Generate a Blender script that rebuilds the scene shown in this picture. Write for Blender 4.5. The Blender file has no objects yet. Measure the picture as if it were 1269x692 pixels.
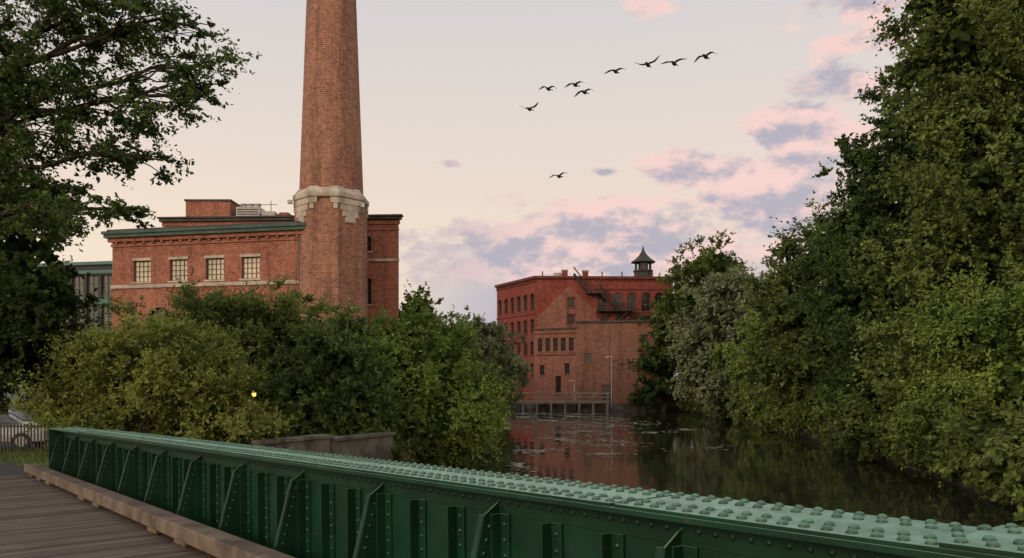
import bpy, math, random
import numpy as np
from mathutils import Vector, Matrix
random.seed(3)
D=bpy.data
scene=bpy.context.scene
def link(o,parent=None):
    scene.collection.objects.link(o)
    if parent: o.parent=parent
    return o
def empty(name,loc=(0,0,0)):
    e=D.objects.new(name,None); e.location=loc; e.empty_display_size=.5
    return link(e)
# ------------------------------------------------------------ node helpers
class NT:
    def __init__(s,tree): s.t=tree
    def n(s,typ,**k):
        nd=s.t.nodes.new(typ)
        for a,b in k.items(): setattr(nd,a,b)
        return nd
    def put(s,sock,val):
        if isinstance(val,bpy.types.NodeSocket): s.t.links.new(val,sock)
        elif val is not None: sock.default_value=val
    def m(s,op,a,b=None,c=None,clamp=False):
        nd=s.n('ShaderNodeMath',operation=op); nd.use_clamp=clamp
        s.put(nd.inputs[0],a); s.put(nd.inputs[1],b); s.put(nd.inputs[2],c)
        return nd.outputs[0]
    def vm(s,op,a,b=None,out=0):
        nd=s.n('ShaderNodeVectorMath',operation=op); s.put(nd.inputs[0],a); s.put(nd.inputs[1],b)
        return nd.outputs[out]
    def mix(s,f,a,b,blend='MIX'):
        nd=s.n('ShaderNodeMix',data_type='RGBA',blend_type=blend)
        s.put(nd.inputs[0],f)
        for i,v in ((6,a),(7,b)):
            if isinstance(v,tuple) and len(v)==3: v=v+(1,)
            s.put(nd.inputs[i],v)
        return nd.outputs[2]
    def noise(s,vec,scale,detail=5,rough=.55,dist=0):
        nd=s.n('ShaderNodeTexNoise'); s.put(nd.inputs['Vector'],vec)
        nd.inputs['Scale'].default_value=scale; nd.inputs['Detail'].default_value=detail
        nd.inputs['Roughness'].default_value=rough; nd.inputs['Distortion'].default_value=dist
        return nd.outputs[0]
    def ss(s,v,a,b,c=0.,d=1.):
        nd=s.n('ShaderNodeMapRange',interpolation_type='SMOOTHSTEP')
        s.put(nd.inputs[0],v)
        for i,q in enumerate((a,b,c,d)): nd.inputs[i+1].default_value=q
        return nd.outputs[0]
    def comb(s,x,y,z):
        nd=s.n('ShaderNodeCombineXYZ'); s.put(nd.inputs[0],x); s.put(nd.inputs[1],y); s.put(nd.inputs[2],z)
        return nd.outputs[0]
    def sep(s,v):
        nd=s.n('ShaderNodeSeparateXYZ'); s.put(nd.inputs[0],v); return nd.outputs
def newmat(name):
    m=D.materials.new(name); m.use_nodes=True
    t=NT(m.node_tree); b=m.node_tree.nodes['Principled BSDF']
    return m,t,b
def pos(t): return t.n('ShaderNodeNewGeometry').outputs['Position']
def bump(t,b,h,strength=.3,dist=.02):
    nd=t.n('ShaderNodeBump'); nd.inputs['Strength'].default_value=strength; nd.inputs['Distance'].default_value=dist
    t.put(nd.inputs['Height'],h); t.t.links.new(nd.outputs[0],b.inputs['Normal'])
def simple(name,c1,c2,scale=3,rough=.7,spec=.3,metal=0,bs=.15,detail=5):
    m,t,b=newmat(name); p=pos(t)
    f=t.ss(t.noise(p,scale,detail,.6),.3,.7)
    t.put(b.inputs['Base Color'],t.mix(f,c1,c2))
    b.inputs['Roughness'].default_value=rough; b.inputs['Specular IOR Level'].default_value=spec; b.inputs['Metallic'].default_value=metal
    if bs: bump(t,b,t.noise(p,scale*8,4),bs,.01)
    return m
def brick(name,c1,c2,c3,mortar,stain=.5,ms=.014):
    m,t,b=newmat(name)
    g=t.n('ShaderNodeNewGeometry')
    cr=t.vm('CROSS_PRODUCT',g.outputs['True Normal'],(0,0,1))
    dt=t.vm('DOT_PRODUCT',g.outputs['Position'],cr,out=1)
    x,y,z=t.sep(g.outputs['Position'])
    uv=t.comb(dt,z,0.)
    bk=t.n('ShaderNodeTexBrick'); t.put(bk.inputs['Vector'],uv)
    bk.inputs['Scale'].default_value=1; bk.inputs['Brick Width'].default_value=.44; bk.inputs['Row Height'].default_value=.15
    bk.inputs['Mortar Size'].default_value=ms; bk.inputs['Mortar Smooth'].default_value=.3
    bk.inputs['Color1'].default_value=c1+(1,); bk.inputs['Color2'].default_value=c2+(1,); bk.inputs['Mortar'].default_value=mortar+(1,)
    P=g.outputs['Position']
    big=t.ss(t.noise(P,.35,6,.65),.42,.66)
    col=t.mix(t.m('MULTIPLY',big,stain),bk.outputs[0],c3)
    st=t.ss(t.noise(t.comb(t.m('MULTIPLY',x,1.5),t.m('MULTIPLY',y,1.5),t.m('MULTIPLY',z,.15)),1.0,5,.6),.42,.72)
    col=t.mix(t.m('MULTIPLY',st,.45),col,(.055,.042,.036))
    fine=t.ss(t.noise(P,4,4,.75),.3,.7,.68,1.25)
    col=t.mix(1.,col,t.comb(fine,fine,fine),'MULTIPLY')
    t.put(b.inputs['Base Color'],col); b.inputs['Roughness'].default_value=.9; b.inputs['Specular IOR Level'].default_value=.15
    return m
# ------------------------------------------------------------ materials
brickA=brick('brick_weathered',(.37,.125,.080),(.25,.080,.054),(.42,.20,.14),(.36,.25,.20))
brickS=brick('brick_smokestack',(.36,.150,.098),(.21,.082,.058),(.38,.205,.14),(.38,.28,.225),.55,.018)
brickR=brick('brick_red',(.28,.060,.045),(.19,.042,.033),(.30,.095,.07),(.22,.10,.08),.45)
brickP=brick('brick_pale',(.28,.115,.085),(.20,.080,.060),(.31,.145,.105),(.27,.17,.135),.5)
brickB=brick('brick_brown',(.255,.118,.082),(.18,.080,.057),(.29,.155,.11),(.25,.165,.13),.6)
stone=simple('pale_stone',(.55,.49,.41),(.30,.26,.22),1.2,.85,.2)
concrete=simple('concrete',(.19,.18,.155),(.06,.057,.048),1.3,.9,.2,bs=.5,detail=8)
copper=simple('green_copper',(.06,.12,.10),(.03,.06,.05),1.5,.6)
roofm=simple('roof_tar',(.05,.05,.05),(.09,.085,.08),1,.9)
frame=simple('window_frame_paint',(.10,.085,.06),(.07,.06,.045),4,.6)
sky_pane=simple('window_sky_pane',(.66,.59,.43),(.36,.32,.25),.9,.35,.5,bs=0)  # pale pane colour stands in for sky reflected in the window glass
dark=simple('dark_opening',(.012,.012,.013),(.03,.03,.032),2,.2,.5,bs=0)
iron=simple('black_iron',(.012,.012,.012),(.02,.02,.02),5,.5,.4)
metalg=simple('grey_metal',(.5,.5,.48),(.35,.35,.34),3,.5)
teal=simple('teal_panel',(.05,.17,.16),(.04,.11,.11),1,.4)
wood_grey=simple('weathered_timber',(.21,.165,.125),(.10,.078,.06),3,.85,.2,bs=.3)
asphalt=simple('asphalt',(.07,.068,.065),(.045,.045,.044),6,.95,.2)
bark,bt,bb=newmat('bark')
pp=pos(bt); bx=bt.sep(pp)
bn=bt.noise(bt.comb(bt.m('MULTIPLY',bx[0],5.),bt.m('MULTIPLY',bx[1],5.),bx[2]),2.5,5,.6)
bt.put(bb.inputs['Base Color'],bt.mix(bt.ss(bn,.35,.65),(.018,.015,.012),(.07,.06,.048))); bb.inputs['Roughness'].default_value=.95; bb.inputs['Specular IOR Level'].default_value=.1
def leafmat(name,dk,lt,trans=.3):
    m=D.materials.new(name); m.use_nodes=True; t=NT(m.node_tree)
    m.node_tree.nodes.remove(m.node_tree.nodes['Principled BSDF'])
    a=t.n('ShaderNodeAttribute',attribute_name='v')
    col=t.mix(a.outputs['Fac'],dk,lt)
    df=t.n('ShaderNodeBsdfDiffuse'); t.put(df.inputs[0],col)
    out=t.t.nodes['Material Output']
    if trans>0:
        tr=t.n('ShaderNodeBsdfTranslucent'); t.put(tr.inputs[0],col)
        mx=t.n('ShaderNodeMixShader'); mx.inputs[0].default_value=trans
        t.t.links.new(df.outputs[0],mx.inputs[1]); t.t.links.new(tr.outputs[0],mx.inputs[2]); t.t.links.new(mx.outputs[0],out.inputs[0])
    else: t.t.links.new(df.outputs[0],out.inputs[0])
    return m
PAL=dict(dark=leafmat('foliage_dark',(.030,.055,.022),(.125,.185,.058)),
 mid=leafmat('foliage_mid',(.044,.073,.024),(.225,.285,.080)),
 light=leafmat('foliage_light',(.064,.115,.030),(.31,.42,.10)),
 yellow=leafmat('foliage_yellow',(.068,.098,.026),(.34,.395,.105)),
 grey=leafmat('foliage_grey',(.08,.105,.058),(.36,.41,.225)),
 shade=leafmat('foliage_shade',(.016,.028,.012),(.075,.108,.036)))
# ------------------------------------------------------------ mesh builder
class MB:
    def __init__(s): s.v=[];s.f=[];s.m=[]
    def add(s,vs,fs,mi=0):
        o=len(s.v); s.v+= [tuple(v) for v in vs]; s.f+=[tuple(i+o for i in f) for f in fs]; s.m+=[mi]*len(fs)
    def box(s,c,d,mi=0,R=None,o=None):
        hx,hy,hz=d[0]/2,d[1]/2,d[2]/2
        vs=[Vector((x*hx,y*hy,z*hz)) for x in(-1,1) for y in(-1,1) for z in(-1,1)]
        if R is not None: vs=[R@v for v in vs]
        c=Vector(c); vs=[v+c for v in vs]
        s.add(vs,[(0,1,3,2),(4,6,7,5),(0,4,5,1),(2,3,7,6),(0,2,6,4),(1,5,7,3)],mi)
    def bb(s,x0,x1,y0,y1,z0,z1,mi=0): s.box(((x0+x1)/2,(y0+y1)/2,(z0+z1)/2),(abs(x1-x0),abs(y1-y0),abs(z1-z0)),mi)
    def bar(s,a,b,w,h,mi=0):
        a=Vector(a);b=Vector(b);d=b-a;L=d.length
        R=d.to_track_quat('X','Z').to_matrix()
        s.box((a+b)/2,(L,w,h),mi,R)
    def rings(s,rs,mi=0,caps=True):
        n=len(rs[0])
        vs=[p for r in rs for p in r]; fs=[]
        for k in range(len(rs)-1):
            for i in range(n):
                j=(i+1)%n; fs.append((k*n+i,k*n+j,(k+1)*n+j,(k+1)*n+i))
        if caps: fs+= [tuple(range(n))[::-1],tuple((len(rs)-1)*n+i for i in range(n))]
        s.add(vs,fs,mi)
    def obj(s,name,mats,parent=None,smooth=False,bevel=0,M=None):
        me=D.meshes.new(name); me.from_pydata(s.v,[],s.f)
        for m in mats: me.materials.append(m)
        me.polygons.foreach_set('material_index',s.m)
        if smooth: me.polygons.foreach_set('use_smooth',[True]*len(s.f))
        me.update(); o=D.objects.new(name,me); link(o,parent)
        if M is not None: o.matrix_world=M
        if bevel:
            b=o.modifiers.new('bevel','BEVEL'); b.width=bevel; b.segments=2; b.limit_method='ANGLE'
        return o
def circ(cx,cy,z,r,n,ph=0): return [(cx+r*math.cos(ph+2*math.pi*i/n),cy+r*math.sin(ph+2*math.pi*i/n),z) for i in range(n)]
def wall(W,G,p0,p1,z0,z1,ops,mw=0,trim=1,dep=.22,proud=.04):
    p0=Vector((p0[0],p0[1],0));p1=Vector((p1[0],p1[1],0)); d=(p1-p0); L=d.length; d/=L; n=Vector((d.y,-d.x,0))
    P=lambda u,z,o=0.: p0+d*u+n*o+Vector((0,0,z))
    us=sorted({0,L}|{o[0]-o[1]/2 for o in ops}|{o[0]+o[1]/2 for o in ops}); zs=sorted({z0,z1}|{o[2] for o in ops}|{o[2]+o[3] for o in ops})
    for a,b in zip(us,us[1:]):
        if b-a<1e-5: continue
        for c,e in zip(zs,zs[1:]):
            if e-c<1e-5: continue
            um,zm=(a+b)/2,(c+e)/2
            if any(abs(um-o[0])<o[1]/2 and o[2]<zm<o[2]+o[3] for o in ops): continue
            W.add([P(a,c),P(b,c),P(b,e),P(a,e)],[(0,1,2,3)],mw)
    R=Matrix((d,-n,Vector((0,0,1)))).transposed()
    for uc,w,zb,h,arch,gm,cols,rows in ops:
        a,b,c,e=uc-w/2,uc+w/2,zb,zb+h
        for q in ([(a,c,0),(a,e,0),(a,e,-dep),(a,c,-dep)],[(b,c,0),(b,c,-dep),(b,e,-dep),(b,e,0)],[(a,e,0),(b,e,0),(b,e,-dep),(a,e,-dep)],[(a,c,0),(a,c,-dep),(b,c,-dep),(b,c,0)]):
            W.add([P(*x) for x in q],[(0,1,2,3)],mw)
        G.add([P(a,c,-dep),P(b,c,-dep),P(b,e,-dep),P(a,e,-dep)],[(0,1,2,3)],gm)
        fw=.06
        for i in range(cols+1):
            u=a+fw/2+(w-fw)*i/cols; t=fw if i in(0,cols) else .035
            G.box(P(u,(c+e)/2,-dep+.03),(t,.05,h),1,R)
        for i in range(rows+1):
            z=c+fw/2+(h-fw)*i/rows; t=fw if i in(0,rows) else .035
            G.box(P(uc,z,-dep+.033),(w-.01,.05,t),1,R)
        W.box(P(uc,c-.07,proud/2),(w+.25,proud+.1,.14),trim,R)
        if arch:
            r=w/2; N=8
            for sgn in(-1,1):
                vs=[P(uc+sgn*r,e,.0)]
                rise=min(r,arch*w)
                for i in range(N+1):
                    th=math.pi/2*i/N
                    vs.append(P(uc+sgn*r*math.cos(th),e-rise+rise*math.sin(th),.0))
                W.add(vs,[tuple(range(len(vs))) if sgn>0 else tuple(range(len(vs)))[::-1]],mw)
            for i in range(10):
                t0=math.pi*i/10;t1=math.pi*(i+1)/10
                f=lambda th,k:P(uc+(r+k)*math.cos(th),e-rise+(rise+k)*math.sin(th),.05)
                W.add([f(t0,.02),f(t0,.22),f(t1,.22),f(t1,.02)],[(0,1,2,3)],mw)
        else:
            W.box(P(uc,e+.1,proud/2),(w+.2,proud+.06,.2),trim if arch is None else mw,R)
    return P,L,R
# ------------------------------------------------------------ foliage engine (numpy)
def quadmesh(name,V,F,val,mi,mats,parent=None):
    me=D.meshes.new(name); nv,nf=len(V),len(F)
    me.vertices.add(nv); me.vertices.foreach_set('co',V.astype(np.float32).ravel())
    me.loops.add(nf*4); me.loops.foreach_set('vertex_index',F.astype(np.int32).ravel())
    me.polygons.add(nf); me.polygons.foreach_set('loop_start',np.arange(0,nf*4,4,dtype=np.int32))
    try: me.polygons.foreach_set('loop_total',np.full(nf,4,dtype=np.int32))
    except Exception: pass
    for m in mats: me.materials.append(m)
    me.polygons.foreach_set('material_index',mi.astype(np.int32))
    at=me.attributes.new('v','FLOAT','FACE'); at.data.foreach_set('value',np.clip(val,0,1).astype(np.float32))
    me.update(calc_edges=True)
    o=D.objects.new(name,me); return link(o,parent)
def unit(a): return a/np.maximum(np.linalg.norm(a,axis=-1,keepdims=True),1e-6)
def leafquads(C,N,T,L,W):
    T=unit(T-N*np.sum(T*N,axis=1,keepdims=True)); B=np.cross(N,T)
    L=L[:,None];W=W[:,None]
    V=np.stack([C-T*L*.5,C+B*W*.5-T*L*.08,C+T*L*.5,C-B*W*.5-T*L*.08],1).reshape(-1,3)
    return V,np.arange(len(V)).reshape(-1,4)
def tube(path,rad,sides=6):
    path=np.array(path,float); n=len(path); V=[]
    for i in range(n):
        t=path[min(i+1,n-1)]-path[max(i-1,0)]; t=t/max(np.linalg.norm(t),1e-6)
        a=np.cross(t,[.31,.17,.9] if abs(t[2])<.9 else [1,0,0]); a/=max(np.linalg.norm(a),1e-6); b=np.cross(t,a)
        for k in range(sides):
            th=2*math.pi*k/sides; V.append(path[i]+rad[i]*(a*math.cos(th)+b*math.sin(th)))
    F=[(i*sides+k,i*sides+(k+1)%sides,(i+1)*sides+(k+1)%sides,(i+1)*sides+k) for i in range(n-1) for k in range(sides)]
    return np.array(V),np.array(F)
def bez(a,b,c,n,rng,wob=0):
    t=np.linspace(0,1,n)[:,None]; p=(1-t)**2*a+2*t*(1-t)*b+t*t*c
    if wob: p[1:-1]+=rng.normal(0,wob,(n-2,3))
    return p
LEAFTOTAL=0
def make_tree(name,base,lobes,leaf=.2,wid=.6,lai=2.,cr=.8,pal='mid',seed=0,tr=.25,filler=True,clip=.12,subs=7,vol=False,flat=1.,stems=1,branchall=False,fillk=1.,spread=1.15,up=.2,lk=1.,thin=1.):
    global LEAFTOTAL
    rng=np.random.default_rng(seed); Vs=[];Fs=[];vals=[];mis=[];off=0
    def push(V,F,val,mi):
        nonlocal off
        Vs.append(V);Fs.append(F+off);vals.append(np.broadcast_to(val,(len(F),)).astype(float));mis.append(np.full(len(F),mi));off+=len(V)
    base=np.array(base,float)
    lb=[l if len(l)==6 else (l[0],l[1],l[2],l[3],l[3],l[3]*.85) for l in lobes]; lb=np.array(lb,float)
    if tr>0:
        ctr=np.average(lb[:,:3],axis=0,weights=lb[:,3]**2); topz=lb[:,2].max()
        trunks=[]
        for s in range(stems):
            b0=base+(rng.normal(0,.35,3)*[1,1,0] if stems>1 else 0)
            end=np.array([ctr[0],ctr[1],base[2]+(topz-base[2])*.85])+(rng.normal(0,1.,3)*[1,1,.3] if stems>1 else 0)
            tp=bez(b0-[0,0,.3],np.array([base[0],base[1],(base[2]+end[2])/2]),end,9,rng,.07*tr*4)
            rr=np.linspace(tr,tr*.18,9); rr[0]*=1.4
            push(*tube(tp,rr,8),.3,0); trunks.append(tp)
    for l in lb:
        c=l[:3]; R=l[3:]; r=R.mean()
        area=4*math.pi*r*r*1.0
        la=.5*leaf*leaf*wid
        ccr=min(cr,r*.6)
        nc=max(6,int(area/(math.pi*ccr**2)*1.25))
        d=unit(rng.normal(size=(nc,3)))
        ph=rng.uniform(0,6.28,3)
        bumpy=1+.2*np.sin(d[:,0]*5+ph[0])*np.sin(d[:,1]*5+ph[1])+.15*np.sin(d[:,2]*7+ph[2])
        fr=(rng.uniform(0.05,1,nc)**(1/3.) if vol else rng.uniform(.55,spread,nc))*bumpy
        cc=c+d*R*fr[:,None]
        keep=cc[:,2]>clip+.1; cc=cc[keep]; d=d[keep]; nc=len(cc)
        if nc==0: continue
        per=max(12,int(area*lai/la/nc))
        ntw=max(4,per//12)
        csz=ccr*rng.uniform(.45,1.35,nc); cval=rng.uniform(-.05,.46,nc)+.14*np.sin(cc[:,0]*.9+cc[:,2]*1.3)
        td=unit(rng.normal(size=(nc,ntw,3))*.9+d[:,None,:]*.7+np.array([0,0,up])); td[...,2]*=flat
        tl=(rng.uniform(.3,1.1,(nc,ntw))+rng.exponential(.25,(nc,ntw)))*csz[:,None]*lk
        k=per//ntw
        t=rng.uniform(.08,1,(nc,ntw,k))**.8
        p=cc[:,None,None,:]+td[:,:,None,:]*(tl[:,:,None]*t)[...,None]+rng.normal(0,.5,(nc,ntw,k,3))*(csz*.15)[:,None,None,None]
        p[...,2]-=(t*t*.12)*tl[:,:,None]
        nn=unit(rng.normal(size=p.shape)*.7+d[:,None,None,:]*.45+np.array([0,0,.55]))
        tt=td[:,:,None,:]+rng.normal(0,.6,p.shape)
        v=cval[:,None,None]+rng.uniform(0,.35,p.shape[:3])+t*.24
        P=p.reshape(-1,3); ok=P[:,2]>clip
        P=P[ok]; nn=nn.reshape(-1,3)[ok]; tt=tt.reshape(-1,3)[ok]; v=v.reshape(-1)[ok]
        Ls=leaf*rng.uniform(.6,1.35,len(P))
        V,F=leafquads(P,nn,tt,Ls,Ls*wid); push(V,F,v,1); LEAFTOTAL+=len(F)
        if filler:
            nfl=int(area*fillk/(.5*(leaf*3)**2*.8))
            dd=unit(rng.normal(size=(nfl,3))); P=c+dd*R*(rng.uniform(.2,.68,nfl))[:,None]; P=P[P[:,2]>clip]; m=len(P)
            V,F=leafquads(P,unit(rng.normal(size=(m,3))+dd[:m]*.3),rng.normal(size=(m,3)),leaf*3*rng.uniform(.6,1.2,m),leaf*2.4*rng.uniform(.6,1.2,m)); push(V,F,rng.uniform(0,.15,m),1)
        if tr>0:
            tp=trunks[rng.integers(len(trunks))]
            hd=np.linalg.norm(c[:2]-tp[-1][:2]); zt=np.clip(c[2]-.35*hd-.25*r,tp[1][2],tp[-1][2])
            i=int(np.argmin(abs(tp[:,2]-zt))); s0=tp[i]
            ln=np.linalg.norm(c-s0); r0=min(tr*.55,.03+ln*.022)*thin
            bp=bez(s0,s0*.45+c*.55+[0,0,.12*ln],c,8,rng,.02*ln)
            push(*tube(bp,np.linspace(r0,r0*.35,8),6),.3,0)
            idx=range(nc) if branchall else rng.choice(nc,min(subs,nc),replace=False)
            for j in idx:
                q=bp[rng.integers(4,8)]; e=cc[j]; l2=np.linalg.norm(e-q)
                push(*tube(bez(q,(q+e)/2+[0,0,.12*l2],e,5,rng,.03*l2),np.linspace(r0*.34,r0*.07+.003,5),4),.3,0)
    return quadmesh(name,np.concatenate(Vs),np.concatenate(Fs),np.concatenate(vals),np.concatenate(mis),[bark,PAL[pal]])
# ------------------------------------------------------------ camera
CZ=4.0
cam=D.cameras.new('camera'); co=D.objects.new('camera',cam); link(co)
co.location=(0,0,CZ); co.rotation_euler=(math.radians(90),0,0)
cam.sensor_width=36; cam.lens=28.37; cam.shift_y=.0993; cam.clip_end=6000; cam.clip_start=.05
scene.camera=co
# ------------------------------------------------------------ world
w=D.worlds.new('World'); scene.world=w; w.use_nodes=True
t=NT(w.node_tree); bg=w.node_tree.nodes['Background']; wo=w.node_tree.nodes['World Output']
tc=t.n('ShaderNodeTexCoord').outputs['Generated']
x,y,z=t.sep(tc)
az=t.m('ARCTAN2',x,y); el=t.m('ARCSINE',z)
ramp=t.n('ShaderNodeValToRGB'); t.put(ramp.inputs[0],t.m('MULTIPLY',t.m('MAXIMUM',el,0.),1/1.5708))
cr_=ramp.color_ramp
stops=[(0.,(.90,.72,.57)),(.07,(.90,.73,.59)),(.13,(.86,.71,.60)),(.20,(.78,.69,.63)),(.28,(.68,.65,.65)),(.55,(.60,.62,.69)),(1,(.58,.63,.75))]
while len(cr_.elements)<len(stops): cr_.elements.new(.5)
for e,(p_,c_) in zip(cr_.elements,stops): e.position=p_; e.color=c_+(1,)
sky=ramp.outputs[0]
lf=t.m('MULTIPLY',t.ss(t.m('ABSOLUTE',t.m('ADD',az,.45)),0.,.55,1.,0.),t.ss(el,.0,.35,1.,0.))
sky=t.mix(t.m('MULTIPLY',lf,.6),sky,(.97,.84,.62))
back=t.m('MULTIPLY',t.ss(t.m('MULTIPLY',y,-1.),.0,.9),t.ss(el,.0,.8,1.,0.))
sky=t.mix(back,sky,(2.0,1.4,.9))
AE=t.comb(az,el,0.)
AS=t.vm('MULTIPLY',AE,(1,1.9,1))
nA=t.noise(AS,11,7,.62)
nB=t.noise(t.vm('ADD',AS,(-.010,.030,0)),11,5,.62)
# lavender haze bank low on the right
hz=t.m('MULTIPLY',t.m('MULTIPLY',t.ss(az,-.20,.0),t.ss(az,.9,.5)),t.ss(el,.085,.20,1.,0.))
sky=t.mix(t.m('MULTIPLY',hz,t.ss(nB,.2,.6,.85,1.)),sky,(.49,.465,.545))
best=None
for a0,e0,ww,hh,wt in [(.01,.155,.12,.042,1.35),(.10,.170,.13,.055,1.5),(.20,.165,.11,.048,1.4),(.345,.285,.065,.045,1.55),(.29,.247,.11,.022,1.4),(.21,.254,.060,.022,1.4),(.33,.205,.11,.045,1.3),(.395,.325,.05,.03,1.4),(.40,.405,.065,.024,1.3),(.41,.37,.05,.014,1.2),(-.075,.262,.013,.0045,1.1),(.12,.252,.018,.005,.9),(.30,.450,.06,.014,1.2),(.17,.43,.03,.009,.9)]:
    q=t.vm('LENGTH',t.vm('MULTIPLY',t.vm('SUBTRACT',AE,(a0,e0,0)),(1/ww,1/hh,0)),out=1)
    bl=t.m('MULTIPLY',t.m('SUBTRACT',1.2,q),wt)
    best=bl if best is None else t.m('MAXIMUM',best,bl)
best=t.m('MAXIMUM',best,-.9)
d0=t.m('ADD',best,t.m('MULTIPLY',t.m('SUBTRACT',nA,.5),5.4))
cl=t.ss(d0,.0,.75)
lit=t.ss(t.m('ADD',t.m('SUBTRACT',nA,nB),t.m('MULTIPLY',t.m('SUBTRACT',1.3,d0),.075)),-.07,.11)
lit=t.m('MULTIPLY',lit,t.ss(az,-.12,.07,.4,1.))
ccol=t.mix(lit,(.44,.415,.50),(.93,.655,.60))
sky=t.mix(t.m('MULTIPLY',cl,.92),sky,ccol)
ns=t.n('ShaderNodeTexSky',sky_type='NISHITA'); ns.sun_disc=False; ns.sun_elevation=math.radians(14); ns.sun_rotation=math.radians(215)
nb=t.n('ShaderNodeBackground'); t.put(nb.inputs[0],ns.outputs[0]); nb.inputs[1].default_value=.005
t.put(bg.inputs[0],sky); bg.inputs[1].default_value=.98
ad=t.n('ShaderNodeAddShader'); w.node_tree.links.new(bg.outputs[0],ad.inputs[0]); w.node_tree.links.new(nb.outputs[0],ad.inputs[1]); w.node_tree.links.new(ad.outputs[0],wo.inputs[0])
sl=D.lights.new('sun','SUN'); sl.energy=1.1; sl.angle=math.radians(12); sl.color=(1,.80,.60)
so=D.objects.new('sun',sl); link(so); so.rotation_euler=Vector((.66,.68,-.32)).to_track_quat('-Z','Y').to_euler()
# ------------------------------------------------------------ terrain
XLp=([-60,17,30,36,55,75,100,112],[-10,-10.2,-5.2,-4,-1.4,-1.6,-3,-3.5])
XRp=([-60,10,18,24,39,69,100,112],[11,12.5,13.5,16,18.5,22.5,23,23])
def hgt(X,Y):
    xl=np.interp(Y,*XLp); xr=np.interp(Y,*XRp)
    land=np.maximum(xl-X,X-xr); land=np.maximum(land,(Y-110.5))
    left=np.where(X<xl,1.86-.55*np.clip((-X-13)/3,0,1)*np.clip((Y-24.5)/3,0,1),1.1)
    left=np.where(X>xr,.9+np.clip((X-xr)/20,0,1)*1.5,left)
    k=np.clip((land+1.)/1.6,0,1); k=k*k*(3-2*k)
    h=-1.6+(left+1.6)*k
    return h+ .05*np.sin(X*1.3)*np.cos(Y*1.1)*(k>.9)*(np.abs(X+13)>6)
gx=np.concatenate([[-2500,-900,-400,-200,-110,-70,-52],np.arange(-42,46,.8),[52,70,110,200,400,900,2500]])
gy=np.concatenate([[-800,-300,-120,-60,-30],np.arange(-16,130,.9),[140,160,200,300,500,900,1700,4000]])
GX,GY=np.meshgrid(gx,gy); H=hgt(GX,GY); V=np.stack([GX,GY,H],-1).reshape(-1,3)
I=np.arange(len(V)).reshape(GX.shape)
F=np.stack([I[:-1,:-1],I[:-1,1:],I[1:,1:],I[1:,:-1]],-1).reshape(-1,4)
gm,t,b=newmat('ground_grass'); p=pos(t)
g1=t.mix(t.ss(t.noise(p,.8,6),.35,.65),(.055,.075,.025),(.085,.075,.045)); g1=t.mix(t.ss(t.noise(p,14,4),.3,.7),g1,(.07,.10,.03))
zz=t.sep(p)[2]; g1=t.mix(t.ss(zz,.2,.9,1.,0.),g1,(.03,.025,.018))
t.put(b.inputs['Base Color'],g1); b.inputs['Roughness'].default_value=.95; bump(t,b,t.noise(p,9,5),.6,.06)
quadmesh('ground',V,F,np.zeros(len(F)),np.zeros(len(F)),[gm])
# water
wm,t,b=newmat('river_water'); p=pos(t); x,y,z=t.sep(p)
b.inputs['Base Color'].default_value=(.022,.022,.013,1); b.inputs['Roughness'].default_value=.03; b.inputs['IOR'].default_value=1.4
h=t.m('ADD',t.noise(t.comb(x,t.m('MULTIPLY',y,.55),0.),1.1,4,.55),t.m('MULTIPLY',t.noise(t.comb(x,t.m('MULTIPLY',y,.6),3.),5.,3,.5),.2))
bump(t,b,h,.085,.10)
mb=MB(); mb.add([(-300,-500,0),(300,-500,0),(300,112.5,0),(-300,112.5,0)],[(0,1,2,3)]); mb.obj('river_water',[wm])
# ------------------------------------------------------------ lily pads
rng=np.random.default_rng(5)
cl=[(1,88,4,6),(4,80,4,5),(7,90,4,6),(8,72,4,5),(5.5,62,3,4),(3,55,2.4,3),(1.5,46,1.8,3),(6,52,2.5,4),(10,84,3,5),(0.5,68,1.5,4),(.5,38,1.1,3),(5,44,1.2,2),(11,62,2,2),(13,48,1.6,1.5),(14,66,1.5,2),(0,33,.8,2),(2.6,98,5,4),(9,97,4,3),(12,76,2,3)]
pv=[];pf=[];pval=[]
for cx,cy,rx,ry in cl:
    n=int(46*rx*ry)
    for _ in range(n):
        a=rng.uniform(0,6.28); q=abs(rng.normal(0,.6)); X=cx+rx*q*math.cos(a); Y=cy+ry*q*math.sin(a)
        if math.sin(X*2.1+Y*.7)+math.sin(Y*1.3-X)<-.3: continue
        r=rng.uniform(.04,.15); o=len(pv); zz=.012+rng.uniform(0,.006); ph=rng.uniform(0,6.28)
        for k in range(8): pv.append((X+r*math.cos(ph+k*.785*.96),Y+r*math.sin(ph+k*.785*.96),zz))
        pf+=[(o,o+1,o+2,o+3),(o,o+3,o+4,o+7),(o+4,o+5,o+6,o+7)]; pval+=[rng.uniform()]*3
lp=leafmat('lily_pad',(.14,.13,.09),(.44,.40,.31),.0)
quadmesh('lily_pads',np.array(pv),np.array(pf),np.array(pval),np.zeros(len(pf)),[lp])
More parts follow.
